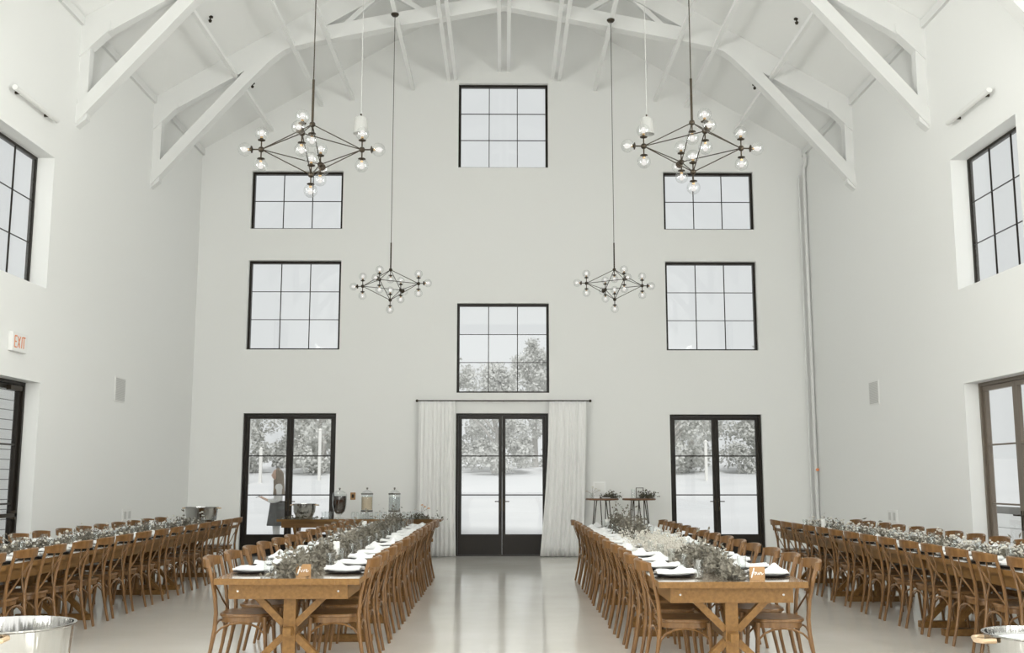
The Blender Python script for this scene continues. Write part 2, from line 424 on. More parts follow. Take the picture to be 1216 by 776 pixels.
# ------------------------------------------------------------------ wall fittings
for sx, nm in ((-1, 'left'), (1, 'right')):
    # strip light
    root = empty('wall_strip_light', (sx * X, 13.05, 6.3), 0, 'white tube light fixed high on the %s wall' % nm, 'wall light', 'wall tube lights')
    MB().tube([(-sx * .09, -.62, 0), (-sx * .09, .62, 0)], .035, 12).build('tube', 'white_plastic', root, True)
    for yy in (-.42, .42):
        MB().bar((0, yy, .0), (-sx * .07, yy, 0), .03, .03).build('bracket', 'dark_metal', root)
    yv = 16.74 if sx < 0 else 17.25
    root = empty('wall_speaker', (sx * X, yv, 2.9), 0, 'pale grey speaker grille set into the %s wall' % nm, 'speaker', 'in-wall speakers')
    MB().box((0, -.23, -.2), (-sx * .012, .23, .2)).build('frame', 'white_plastic', root)
    g = MB()
    for i in range(17):
        z = -.168 + i * .021; g.box((-sx * .012, -.2, z - .007), (-sx * .018, .2, z + .007))
    g.build('grille', 'grey_plastic', root)
    yo = 17.34 if sx < 0 else 16.7
    root = empty('wall_socket_panel', (sx * X, yo, .9), 0, 'white socket panel low on the %s wall behind the far chairs' % nm, 'socket panel', 'low wall panels')
    MB().box((0, -.21, -.1), (-sx * .014, .21, .1)).build('cover_plate', 'white_plastic', root, bevel=.004)
    for yy in (-.1, .1): MB().box((-sx * .014, yy - .05, -.06), (-sx * .018, yy + .05, .06)).build('socket', 'grey_plastic', root)
# exit sign
def stroke_text(mb, strokes, f, r, n=6):
    for st in strokes: mb.tube([f(*p) for p in st], r, n)
root = empty('exit_sign', (-X, 13.1, 3.19), 0, 'white EXIT sign with red letters on left wall above the door', 'exit sign')
MB().box((0, -.2, -.12), (.06, .2, .12)).build('housing', 'white_plastic', root, bevel=.006)
EX = [[[(0, 0), (0, 1)], [(0, 0), (.6, 0)], [(0, .5), (.5, .5)], [(0, 1), (.6, 1)]], [[(0, 0), (.65, 1)], [(0, 1), (.65, 0)]],
      [[(.1, 0), (.1, 1)]], [[(.3, 0), (.3, 1)], [(-.05, 1), (.65, 1)]]]
lt = MB()
for i, ch in enumerate(EX):
    for st in ch:
        (a, b), (c, d) = st; o = [-.155, -.07, .028, .062][i]
        lt.bar((.062, o + a * .1, -.07 + b * .14), (.062, o + c * .1, -.07 + d * .14), .006, .016, up=(1, 0, 0))
# letter strokes as flat bars facing the room
lt = MB()
for i, ch in enumerate(EX):
    o = [-.155, -.07, .028, .062][i]
    for (a, b), (c, d) in ch:
        p = Vector((.061, o + a * .1, -.07 + b * .14)); q = Vector((.061, o + c * .1, -.07 + d * .14))
        lt.bar(p, q, .017, .004, up=(1, 0, 0))
lt.build('lettering', 'exit_red', root)
# corner pipe
root = empty('corner_pipe', (X - .05, 20.53, 0), 0, 'white pipe running up the right back corner', 'pipe')
MB().tube([(0, 0, 0), (0, 0, 7.6), (0, -.02, 7.75), (0, -.12, 7.8), (0, -.16, 7.9), (-.02, -.16, 8.0)], .035, 12).build('riser', 'steel_white', root, True)
MB().tube([(-.10, .03, 0), (-.10, .03, 7.6)], .018, 10).build('thin_riser', 'steel_white', root, True)
mb = MB().lathe([(.016, 0), (.016, .05), (.03, .055), (.03, .075), (.001, .08)], 12, axis=Matrix.Rotation(PI / 2, 3, 'X'))
mb.build('valve', 'exit_red', root, True, (0, -.03, 1.66))
# switch plate beside left door
root = empty('light_switch', (-2.935, YB, 1.15), 0, 'small wood-toned switch plate on end wall behind the drink dispensers', 'switch')
MB().box((-.05, -.012, -.07), (.05, 0, .07)).build('plate', 'sign_wood', root, bevel=.003)
MB().box((-.022, -.018, -.034), (.022, -.012, .034)).build('toggle', 'dark_metal', root)

# curtains and rod
root = empty('curtain_rod', (0, 20.50, 3.0), 0, 'thin black curtain rod above the middle doors', 'curtain rod')
MB().tube([(-1.68, 0, 0), (1.68, 0, 0)], .013, 10).build('rod', 'dark_metal', root, True)
for x in (-1.70, 1.70): MB().sphere((x, 0, 0), .028, 12).build('finial', 'dark_metal', root, True)
for x in (-1.62, 0, 1.62): MB().bar((x, .14, .0), (x, 0, 0), .018, .018).build('bracket', 'dark_metal', root)
def curtain(x0, x1, bx0, bx1, label):
    nu, nv = 110, 14; vs = []; fs = []
    for j in range(nv + 1):
        t = j / nv; z = 2.985 - t * 2.97
        a = x0 + (bx0 - x0) * t ** 1.6; b = x1 + (bx1 - x1) * t ** 1.6
        for i in range(nu + 1):
            s = i / nu
            ph = s * 2 * PI * 9 + .5 * math.sin(s * 9 + t * 2)
            am = .012 + .026 * t
            vs.append((a + (b - a) * s + .006 * math.sin(ph * 2), am * math.sin(ph) + .012 * math.sin(s * 23 + t * 3), z))
    for j in range(nv):
        for i in range(nu):
            o = j * (nu + 1) + i; fs.append((o, o + 1, o + nu + 2, o + nu + 1))
    o = MB().add(vs, fs).build('curtain', 'curtain', None, True, (0, 20.44, 0))
    md = o.modifiers.new('thick', 'SOLIDIFY'); md.thickness = .003
    return tag(o, label, 'curtain', 'white sheer curtains')
curtain(-1.66, -.95, -1.68, -.91, 'white floor-length curtain on the left of the middle doors')
curtain(.89, 1.62, .70, 1.54, 'white floor-length curtain on the right of the middle doors')

# ------------------------------------------------------------------ cross-back chairs
def superell(a, b, n, p=3.2, yoff=0, taper=.0):
    out = []
    for k in range(n):
        t = 2 * PI * k / n; c, s_ = math.cos(t), math.sin(t)
        x = a * math.copysign(abs(c) ** (2 / p), c); y = b * math.copysign(abs(s_) ** (2 / p), s_)
        out.append((x * (1 + taper * y / b), y + yoff))
    return out
def make_chair():
    root = empty('cross_back_chair')
    # front of the chair is +Y
    mb = MB(); n = 28
    rings = [(.975, .440), (1.0, .446), (1.0, .458), (.98, .464), (.80, .460), (.0005, .455)]
    vs = []; fs = []
    for sc, z in rings: vs += [(x * sc, y * sc, z) for x, y in superell(.205, .20, n, 3.4, .0, .05)]
    for i in range(len(rings) - 1):
        for k in range(n): fs.append((i * n + k, i * n + (k + 1) % n, (i + 1) * n + (k + 1) % n, (i + 1) * n + k))
    fs.append(tuple(reversed(range(n))))
    mb.add(vs, fs); mb.build('seat', 'chair_wood', root, True)
    # seat rail ring under the seat
    ot = superell(.188, .185, n, 3.4, 0, .05); it = superell(.160, .157, n, 3.4, 0, .05); mb = MB()
    vs = [(x, y, .400) for x, y in ot] + [(x, y, .4395) for x, y in ot] + [(x, y, .4395) for x, y in it] + [(x, y, .400) for x, y in it]; fs = []
    for i in range(4):
        for k in range(n): fs.append((i * n + k, i * n + (k + 1) % n, ((i + 1) % 4) * n + (k + 1) % n, ((i + 1) % 4) * n + k))
    mb.add(vs, fs); mb.build('seat_rail', 'chair_wood', root, True)
    for s in (-1, 1):
        mb = MB().tube([(s * .205, -.275, 0), (s * .197, -.232, .20), (s * .190, -.208, .36), (s * .188, -.203, .47), (s * .190, -.215, .60), (s * .196, -.245, .74), (s * .200, -.278, .868)],
                       [.0135, .015, .016, .016, .0155, .015, .0135], 8)
        mb.build('rear_leg', 'chair_wood', root, True)
        mb = MB().tube([(s * .172, .165, .4395), (s * .178, .180, .22), (s * .186, .202, 0)], [.017, .0155, .0125], 8)
        mb.build('front_leg', 'chair_wood', root, True)
    # bent back rail
    nu = 14; mb = MB(); vs = []; fs = []
    for i in range(nu + 1):
        t = -1 + 2 * i / nu; x = .214 * t; y = -.340 + .066 * t * t; k = 1 - .25 * abs(t) ** 3
        for dy, dz in ((.012, -.042 * k), (-.010, -.040 * k), (-.018, .032 * k), (-.008, .041 * k), (.011, .038 * k)):
            vs.append((x, y + dy, .852 + dz - .004 * t * t))
    for i in range(nu):
        for k in range(5): fs.append((i * 5 + k, i * 5 + (k + 1) % 5, (i + 1) * 5 + (k + 1) % 5, (i + 1) * 5 + k))
    fs += [(4, 3, 2, 1, 0), tuple(nu * 5 + k for k in range(5))]
    mb.add(vs, fs); mb.build('back_rail', 'chair_wood', root, True)
    for s in (-1, 1):
        o = .005 * s
        pts = [(s * .105, -.315, .83), (s * .082, -.296, .765), (s * .040, -.268 + o, .69), (-s * .02, -.245 + o, .62), (-s * .095, -.226, .55), (-s * .182, -.206, .475)]
        mb = MB().tube(pts, .0125, 8, .42, (0, 1, 0)); mb.build('cross_slat', 'chair_wood', root, True)
    def arch(p, q, h, name='leg_brace'):
        p = Vector(p); q = Vector(q); pts = []
        for i in range(9):
            t = PI * i / 8; c = (p + q) / 2 - (q - p) / 2 * math.cos(t); c.z += (h - p.z) * (math.sin(t) ** .8); pts.append(c)
        MB().tube(pts, .0085, 6).build(name, 'chair_wood', root, True)
    arch((-.176, .178, .25), (.176, .178, .25), .398)
    arch((-.193, -.216, .25), (.193, -.216, .25), .398)
    for s in (-1, 1): arch((s * .176, .178, .25), (s * .193, -.216, .25), .398)
    return root
chair = make_chair(); used = [False]
def put_chair(x, y, rz, label, group):
    place(chair, (x, y, 0), rz, label, 'chair', group, not used[0]); used[0] = True

# ------------------------------------------------------------------ farm tables
def make_table(length, trestles, width=1.08):
    root = empty('farm_table'); W = width / 2
    mb = MB()
    for i in range(6):
        a = -W + i * width / 6; mb.box((a + .0012, 0.002, .715), (a + width / 6 - .0012, length - .002, .76))
    mb.box((-W + .002, .004, .716), (W - .002, length - .004, .757))
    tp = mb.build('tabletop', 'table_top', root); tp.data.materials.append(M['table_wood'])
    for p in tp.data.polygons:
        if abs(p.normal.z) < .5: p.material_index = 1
    ap = MB(); a = W - .095; e0 = .07
    ap.box((-a, e0, .605), (-a + .035, length - e0, .7145)); ap.box((a - .035, e0, .605), (a, length - e0, .7145))
    ap.box((-a + .035, e0, .605), (a - .035, e0 + .035, .7145)); ap.box((-a + .035, length - e0 - .035, .605), (a - .035, length - e0, .7145))
    apo = ap.build('apron', 'table_wood', root)
    for x in (-a + .07, a - .07):
        bt = MB().lathe([(.008, 0), (.008, -.005), (.004, -.008), (.0005, -.009)], 10, (x, e0 - .0005, .662), Matrix.Rotation(-PI / 2, 3, 'X') @ Matrix.Scale(-1, 3, (0, 0, 1)))
        bt.build('bolt', 'steel', apo, True)
    y0, y1 = trestles[0], trestles[-1]
    MB().box((-.03, y0 - .13, .335), (.03, y1 + .13, .395)).build('stretcher', 'table_wood', root)
    for y in trestles:
        MB().box((-.047, y - .04, .06), (.047, y + .04, .715)).build('trestle_post', 'table_wood', root, bevel=.004)
        MB().box((-.40, y - .045, 0), (.40, y + .045, .065)).build('trestle_foot', 'table_wood', root, bevel=.006)
        for s in (-1, 1):
            MB().bar((s * .045, y, .41), (s * .30, y, .66), .05, .055, (0, 1, 0)).build('brace', 'table_wood', root)
            MB().bar((s * .045, y, .325), (s * .33, y, .055), .05, .055, (0, 1, 0)).build('brace', 'table_wood', root)
    return root
def make_glass():
    root = empty('water_glass')
    MB().lathe([(.0005, .004), (.028, .004), (.032, .012), (.034, .10), (.037, .135), (.0355, .135), (.032, .10), (.029, .014), (.0005, .012)], 16).build('bowl', 'glass', root, True)
    MB().lathe([(.0005, 0), (.027, 0), (.028, .0035), (.0005, .0035)], 16).build('base', 'glass', root, True)
    return root
def make_charger():
    mb = MB().lathe([(.0005, 0), (.11, 0), (.16, .010), (.164, .013), (.158, .0155), (.11, .0055), (.0005, .005)], 32); o = mb.build('charger_plate', 'charger', None, True); return o
def make_plate():
    mb = MB().lathe([(.0005, 0), (.075, 0), (.08, .003), (.128, .014), (.133, .018), (.126, .0185), (.08, .008), (.0005, .007)], 32); o = mb.build('dinner_plate', 'porcelain', None, True); return o
def make_napkin(seed):
    rr = random.Random(seed); nu, nv = 22, 16; top = []; L, Wd = .30, .15
    ph = [rr.uniform(0, 6) for _ in range(6)]
    def hgt(s, t):
        r = .019 + .004 + .018 * (math.sin(s * 7 + ph[0] + 2.0 * t) * .5 + .5) * (1 - abs(2 * t - 1) ** 2) + .012 * math.sin(t * 9 + ph[1] + s * 3) ** 2
        bump = .048 * math.exp(-((s - .62 - .1 * math.sin(ph[2])) ** 2) / .02 - ((t - .5) ** 2) / .05)
        return r + bump
    vs = []; fs = []
    for j in range(nv + 1):
        for i in range(nu + 1):
            s, t = i / nu, j / nv; x = (s - .5) * L * (1 + .06 * math.sin(t * 5 + ph[3])); y = (t - .5) * Wd * (1 + .15 * math.sin(s * 6 + ph[4]))
            vs.append((x, y, hgt(s, t)))
    n = (nu + 1) * (nv + 1)
    for j in range(nv + 1):
        for i in range(nu + 1):
            v = vs[j * (nu + 1) + i]; vs.append((v[0], v[1], max(.0195, v[2] - .014)))
    for j in range(nv):
        for i in range(nu):
            o = j * (nu + 1) + i; fs.append((o, o + 1, o + nu + 2, o + nu + 1)); fs.append((n + o + nu + 1, n + o + nu + 2, n + o + 1, n + o))
    edge = [i for i in range(nu + 1)] + [j * (nu + 1) + nu for j in range(1, nv + 1)] + [nv * (nu + 1) + i for i in range(nu - 1, -1, -1)] + [j * (nu + 1) for j in range(nv - 1, 0, -1)]
    for a, b in zip(edge, edge[1:] + edge[:1]): fs.append((b, a, n + a, n + b))
    return MB().add(vs, fs).build('napkin', 'linen', None, True)
protos = {'charger_plate': make_charger(), 'dinner_plate': make_plate(), 'water_glass': make_glass()}
naps = [make_napkin(i) for i in range(4)]; seen = set()
def put(key, proto, loc, rz, label, cat, group):
    o = place(proto, loc, rz, label, cat, group, key not in seen); seen.add(key); return o

TABLES = []
def table_row(xc, y0, tl, nch, cy, cs, offs, name, crow, far_count, sides, facing):
    """xc centre, y0 near end, tl table length, chairs at cy + k*cs; offs = chair offsets (left, right)"""
    gaps = [cy - cs / 2 + k * cs for k in range(nch + 1)]
    for i in range(3):
        a = y0 + i * tl; inside = [g - a for g in gaps if a + .08 < g < a + tl - .08]
        if i == 0 and crow: tr = [max(.13, inside[0]) if inside[0] < .5 else .13, inside[-1]]
        else: tr = [inside[0] if inside[0] > .15 or len(inside) < 4 else inside[1], inside[-1] if tl - inside[-1] > .15 else inside[-2]]
        t = make_table(tl - .004, tr); t.location = (xc, a, 0)
        tag(t, '%s trestle farm table in the %s row' % (['nearest', 'middle', 'farthest'][i], name), 'table', 'wooden trestle farm tables')
    for sd, off in ((-1, offs[0]), (1, offs[1])):
        snm = sides[0] if sd < 0 else sides[1]
        for k in range(nch):
            y = cy + k * cs; kk = nch - k if (far_count or k >= nch / 2) else k + 1
            end = 'far' if (far_count or k >= nch / 2) else 'near'
            rj = random.Random(int(xc * 100) * 1000 + k * 7 + sd)
            put_chair(xc + sd * off + rj.uniform(-.012, .012), y + rj.uniform(-.012, .012), (PI / 2 if sd > 0 else -PI / 2) + rj.uniform(-.03, .03),
                      '%s cross-back wooden chair from the %s end, %s of %s row' % (ORD[kk], end, snm, name), 'cross-back chairs at the long tables')
            where = '%s from %s end, %s of %s row' % (ORD[kk], end, snm, name)
            px = xc + sd * .36; yy = y + rj.uniform(-.02, .02); z = .76
            put('c', protos['charger_plate'], (px, yy, z), 0, 'dark charger plate, ' + where, 'charger plate', 'dark charger plates')
            put('p', protos['dinner_plate'], (px, yy, z + .0057), 0, 'white dinner plate, ' + where, 'plate', 'white dinner plates')
            q = rj.randrange(4)
            put('n%d' % q, naps[q], (px - sd * .01, yy, z + .0057), rj.uniform(-.25, .25) + (PI if rj.random() < .5 else 0), 'crumpled white napkin, ' + where, 'napkin', 'white linen napkins')
            put('g', protos['water_glass'], (xc + sd * .205, yy + .20 * (1 if sd > 0 else -1) , z), 0, 'clear water glass, ' + where, 'glass', 'water glasses')
table_row(-1.61, 7.95, 2.74, 13, 8.45, .625, (.40, .29), 'left centre', True, False, ('left side', 'right side'), 0)
table_row(1.655, 7.68, 2.74, 13, 8.13, .625, (.30, .41), 'right centre', True, False, ('left side', 'right side'), 0)
table_row(-4.80, 8.46, 2.86, 14, 8.78, .61, (.30, .33), 'left wall', False, True, ('wall side', 'aisle side'), 0)
table_row(4.62, 7.85, 2.74, 14, 8.33, .567, (.30, .33), 'right wall', False, True, ('aisle side', 'wall side'), 0)

# ------------------------------------------------------------------ greenery
def leafset(mb, rng, cx, y0, y1, n, hw, h, ll=(.035, .065), prof=lambda t: 1.0):
    for _ in range(n):
        t = rng.random(); y = y0 + (y1 - y0) * t; k = prof(t)
        x = cx + rng.gauss(0, hw * .5) * k; zz = .768 + abs(rng.gauss(0, .5)) * h * k * max(.15, 1 - ((x - cx) / (hw * 1.4 * max(k, .2))) ** 2)
        l = rng.uniform(*ll); w = l * rng.uniform(.36, .55)
        d = Vector((rng.gauss(0, 1), rng.gauss(0, 1), rng.gauss(.35, .8)))
        if d.length < .05: continue
        d.normalize(); s = d.cross(Vector((rng.gauss(0, 1), rng.gauss(0, 1), rng.gauss(0, 1)))).normalized(); up = s.cross(d)
        p = Vector((x, y, zz))
        pts = [p, p + d * l * .45 + s * w / 2 + up * w * .15, p + d * l, p + d * l * .45 - s * w / 2 + up * w * .15]
        for q in pts: q.z = max(q.z, .7622)
        o = len(mb.v); mb.v += [tuple(q) for q in pts]; mb.f += [(o, o + 1, o + 2), (o, o + 2, o + 3)]
def garland(cx, y0, y1, per_m, hw, h, label, seed, blossoms=0, group='greenery runners', prof=None, mat='leaf'):
    rng = random.Random(seed); root = empty('greenery_garland', (cx, y0, .76), 0, label, 'garland', group)
    ph = [rng.uniform(0, 6) for _ in range(3)]
    pf = prof or (lambda t: .72 + .28 * math.sin(t * (y1 - y0) * 3.4 + ph[0]) + .12 * math.sin(t * (y1 - y0) * 8 + ph[1]))
    mb = MB(); leafset(mb, rng, 0, 0, y1 - y0, int(per_m * (y1 - y0)), hw, h, prof=pf)
    mb.v = [(a, b, c - .76) for a, b, c in mb.v]; mb.build('leaves', mat, root, fix=False)
    st = MB()
    for _ in range(int((y1 - y0) * 5)):
        y = rng.uniform(0, y1 - y0 - .3); x = rng.gauss(0, hw * .3); a = rng.uniform(-.08, .08)
        st.tube([(x, y, .006), (x + a * .5, y + .14, .03 + rng.random() * .03), (x + a, y + .28, .012 + rng.random() * .05)], .003, 5)
    st.build('stems', 'stem', root)
    if blossoms:
        bl = MB()
        for _ in range(int(blossoms * (y1 - y0))):
            y = rng.uniform(0, y1 - y0); x = rng.gauss(0, hw * .45); z = .012 + abs(rng.gauss(0, .5)) * h; r = rng.uniform(.009, .02)
            bl.sphere((x, y, max(z, r * .8 + .002)), r, 6, sz=.8)
        bl.build('blossoms', 'blossom', root, True, fix=False)
    return root
garland(-1.63, 8.0, 10.15, 1000, .15, .17, 'grey-green eucalyptus garland at the near end of left centre row', 3)
garland(-1.61, 10.2, 16.1, 850, .17, .22, 'long grey-green eucalyptus garland down the left centre row', 4)
garland(1.70, 7.78, 9.9, 1000, .17, .17, 'grey-green eucalyptus garland at the near end of right centre row', 5)
garland(1.65, 12.3, 15.7, 850, .18, .26, 'grey-green eucalyptus garland at the far end of right centre row', 6)
garland(-4.80, 8.5, 16.95, 520, .13, .14, 'greenery garland with pale blooms along the left wall row', 8, 40)
garland(4.62, 7.9, 16.0, 420, .15, .13, 'greenery garland with many white blooms along the right wall row', 9, 130)
# dried white grasses on the right centre row
def dried(cx, y0, y1, n, label, seed):
    rng = random.Random(seed); root = empty('dried_flower_bundle', (cx, y0, .76), 0, label, 'dried flowers')
    st = MB(); bl = MB()
    for _ in range(n):
        y = rng.uniform(.0, y1 - y0); x = rng.gauss(0, .11); a = rng.uniform(0, 2 * PI); l = rng.uniform(.10, .22); el = rng.uniform(.1, 1.1)
        d = Vector((math.cos(a) * math.cos(el), math.sin(a) * math.cos(el), math.sin(el))); p = Vector((x, y, .006)); q = p + d * l
        st.tube([p, (p + q) / 2 + Vector((0, 0, .01)), q], .0018, 4)
        for k in range(5):
            c = p + d * l * (.62 + .1 * k) + Vector((rng.gauss(0, .009), rng.gauss(0, .009), rng.gauss(0, .006)))
            r = rng.uniform(.005, .010); bl.sphere((c.x, c.y, max(c.z, r + .002)), r, 6)
    st.build('stems', 'blossom', root); bl.build('flower_heads', 'blossom', root, True, fix=False)
dried(1.62, 9.95, 12.2, 420, 'cream dried flower bundle in the middle of right centre row', 11)

# candles
def candle(x, y, z, r, h, label, cat='candle'):
    root = empty('pillar_candle', (x, y, z), 0, label, cat, 'white candles on the tables')
    MB().lathe([(.0005, 0), (r, 0), (r, h - .006), (r - .005, h), (r * .55, h - .003), (.0005, h - .005)], 20).build('wax', 'wax', root, True)
    MB().tube([(0, 0, h - .005), (.001, 0, h + .012)], .0012, 5).build('wick', 'dark_metal', root)
candle(-1.53, 9.76, .76, .031, .165, 'white pillar candle near the sign end of left centre row')
candle(-1.86, 14.2, .76, .033, .17, 'white pillar candle by the far end of left centre row')
candle(1.83, 9.15, .76, .030, .15, 'white pillar candle near the sign end of right centre row')
candle(1.50, 15.35, .76, .032, .15, 'white pillar candle by the far end of right centre row')
candle(-4.86, 14.7, .76, .035, .16, 'white pillar candle on the left wall row')
candle(4.50, 14.9, .76, .032, .17, 'white pillar candle on the far part of right wall row')
candle(4.60, 8.62, .76, .045, .14, 'white pillar candle on the near part of right wall row')
candle(4.70, 11.9, .76, .032, .15, 'white pillar candle halfway along the right wall row')

# table-number signs with script lettering
F_ = [[(.13, -.30), (.10, -.16), (.16, .05), (.26, .34), (.36, .66), (.42, .86), (.47, .93), (.48, .82), (.42, .55), (.32, .25), (.22, -.05), (.16, -.26), (.13, -.30)], [(.18, .30), (.34, .40), (.50, .42)]]
def shift(st, dx): return [[(x + dx, y) for x, y in s] for s in st]
I_ = [[(.0, .36), (.05, .12), (.10, .06), (.18, .20)], [(.06, .60), (.075, .64)]]
V_ = [[(.0, .34), (.06, .40), (.10, .20), (.15, .06), (.24, .24), (.30, .40), (.36, .36)]]
E_ = [[(.0, .20), (.12, .26), (.20, .38), (.14, .44), (.06, .32), (.06, .14), (.14, .06), (.26, .12), (.38, .26)]]
O_ = [[(.16, .42), (.06, .36), (.03, .2), (.08, .08), (.17, .10), (.22, .24), (.16, .42), (.24, .36), (.32, .38)]]
U_ = [[(.0, .40), (.03, .16), (.10, .08), (.19, .18), (.25, .40), (.25, .18), (.31, .08), (.38, .18)]]
R_ = [[(.0, .16), (.06, .42), (.10, .36), (.20, .37), (.20, .20), (.24, .08), (.34, .14), (.42, .28)]]
def sign(x, y, rz, word, strokes, label, w=.112, h=.096):
    root = empty('table_sign', (x, y, .76), rz, label, 'table sign', 'wooden table number signs')
    MB().box((-w / 2, 0, .0), (w / 2, .008, h)).build('board', 'sign_wood', root, bevel=.0015)
    MB().box((-w / 2 + .02, .008, 0), (w / 2 - .02, .04, .008)).build('foot', 'sign_wood', root)
    mb = MB(); k = .0585
    for st in strokes: mb.tube([(-w / 2 + .006 + px * k, -.0015, h * .36 + py * k) for px, py in st], .0022, 6)
    mb.build('lettering', 'white_paint', root, True)
sign(-1.507, 8.06, 0, 'five', F_ + shift(I_, .52) + shift(V_, .74) + shift(E_, 1.14), 'small wooden table sign with white script reading five', )
sign(1.855, 7.80, 0, 'four', F_ + shift(O_, .48) + shift(U_, .80) + shift(R_, 1.18), 'small wooden table sign with white script reading four')

# ------------------------------------------------------------------ drinks table against the end wall
t = make_table(2.98, [.30, 2.68], .80); t.location = (-1.13, 19.64, 0); t.rotation_euler = (0, 0, PI / 2)
tag(t, 'wooden farm table holding drink dispensers before the end wall', 'table', 'wooden trestle farm tables')
def tub(x, y, z, r, h, label, rb=None, fill=None, lid=False, handles=True, rot=0.0):
    root = empty('beverage_tub', (x, y, z), rot, label, 'tub', 'polished steel drink tubs'); rb = rb or r * .82
    MB().lathe([(.0005, 0), (rb * .8, 0), (rb, h * .12), (r * .95, h * .5), (r, h * .97), (r * 1.035, h * .985), (r * 1.035, h), (r * .985, h), (r * .93, h * .5), (rb * .96, h * .14), (.0005, h * .1)], 48).build('body', 'steel', root, True)
    if handles:
        for s in (-1, 1):
            pts = [(s * (r * .985), -.06, h * .93), (s * (r + .04), -.05, h * .92), (s * (r + .055), 0, h * .91), (s * (r + .04), .05, h * .92), (s * (r * .985), .06, h * .93)]
            MB().tube(pts, .010, 8).build('handle', 'copper', root, True)
    if fill:
        n = 40; mb = MB(); prof = [(r * .955, h * .86), (r * .8, h * .9), (r * .5, h * .93), (.0005, h * .95)]
        mb.lathe(prof, n); mb.build('ice', 'ice', root, True)
    return root
tub(-3.625, 19.32, .76, .205, .275, 'round steel drink tub on the left end of the drinks table', .15)
def small_greens(x, y, z, w, d, n, label, name='greenery_sprig', mat='leaf_dark', h=.05, seed=1):
    rng = random.Random(seed); root = empty(name, (x, y, z), 0, label, 'greenery', 'loose greenery sprigs')
    mb = MB()
    for _ in range(n):
        p = Vector((rng.gauss(0, w / 3), rng.gauss(0, d / 3), .004 + abs(rng.gauss(0, h / 2)))); l = rng.uniform(.035, .07); wd = l * .45
        dd = Vector((rng.gauss(0, 1), rng.gauss(0, 1), rng.gauss(.3, .6))).normalized(); s = dd.cross(Vector((rng.gauss(0, 1), rng.gauss(0, 1), rng.gauss(0, 1)))).normalized()
        pts = [p, p + dd * l * .45 + s * wd / 2, p + dd * l, p + dd * l * .45 - s * wd / 2]
        for q in pts: q.z = max(q.z, .0015)
        o = len(mb.v); mb.v += [tuple(q) for q in pts]; mb.f += [(o, o + 1, o + 2), (o, o + 2, o + 3)]
    mb.build('leaves', mat, root, fix=False)
    st = MB()
    for k in range(4): st.tube([(-w * .4 + k * .03, rng.uniform(-d, d) * .2, .004), (0, 0, .012), (w * .4, rng.uniform(-d, d) * .3, .006 + .01 * k)], .003, 5)
    st.build('stems', 'stem', root)
small_greens(-3.63, 19.03, .76, .50, .10, 160, 'dark greenery sprig at the foot of the tub on the drinks table', seed=2)
small_greens(-1.52, 19.10, .76, .48, .12, 220, 'dark greenery sprig on the right end of the drinks table', seed=3, h=.08)
def lid(root, r, z):
    o = MB().lathe([(r * 1.05, z), (r * 1.06, z + .012), (r * .9, z + .02), (r * .5, z + .05), (r * .2, z + .062), (.0005, z + .063)], 24).build('lid', 'glass', root, True)
    MB().lathe([(.006, z + .060), (.009, z + .075), (.02, z + .088), (.02, z + .1), (.0005, z + .112)], 14).build('knob', 'steel', o, True)
def urn(x, y):
    root = empty('drink_dispenser', (x, y, .76), 0, 'glass urn of dark iced tea on the drinks table', 'drink dispenser', 'glass drink dispensers')
    MB().lathe([(.0005, 0), (.085, 0), (.088, .012), (.04, .03), (.028, .06), (.05, .085), (.0005, .09)], 24).build('foot', 'glass', root, True)
    prof = [(.05, .088), (.10, .14), (.125, .24), (.133, .34), (.132, .44), (.126, .452)]
    MB().lathe(prof + [(r - .004, z) for r, z in reversed(prof)], 32).build('jar', 'glass', root, True)
    MB().lathe([(.0005, .094), (.05, .098), (.092, .145), (.117, .24), (.124, .34), (.123, .415), (.0005, .415)], 32).build('drink', 'tea', root, True)
    lid(root, .122, .4545)
    MB().tube([(0, -.105, .15), (0, -.16, .15), (0, -.17, .13)], .01, 8).build('tap', 'steel', root, True)
urn(-2.99, 19.32)
def jar(x, y, mat, label):
    root = empty('drink_dispenser', (x, y, .76), 0, label, 'drink dispenser', 'glass drink dispensers')
    MB().lathe([(.0005, 0), (.135, 0), (.135, .01), (.09, .06), (.04, .085), (.03, .11), (.05, .13), (.0005, .135)], 24).build('pedestal', 'glass', root, True)
    MB().lathe([(.0005, .1355), (.107, .1355), (.110, .145), (.107, .158), (.0005, .158)], 28).build('base_ring', 'dark_metal', root, True)
    MB().lathe([(.0005, .1585), (.102, .1585), (.104, .17), (.104, .44), (.100, .44), (.100, .17), (.0005, .165)], 28).build('jar', 'glass', root, True)
    MB().lathe([(.0005, .1665), (.0985, .1665), (.0985, .395), (.0005, .395)], 28).build('drink', mat, root, True)
    MB().lathe([(.106, .442), (.112, .446), (.112, .458), (.106, .462), (.0005, .462), (.0005, .442)], 28).build('rim_band', 'dark_metal', root, True)
    lid(root, .095, .4625)
    MB().tube([(0, -.104, .19), (0, -.15, .19), (0, -.16, .17)], .009, 8).build('tap', 'steel', root, True)
jar(-2.49, 19.32, 'lemonade', 'glass drink dispenser of pale lemonade on the drinks table')
jar(-1.99, 19.32, 'water', 'glass drink dispenser of clear water on the drinks table')
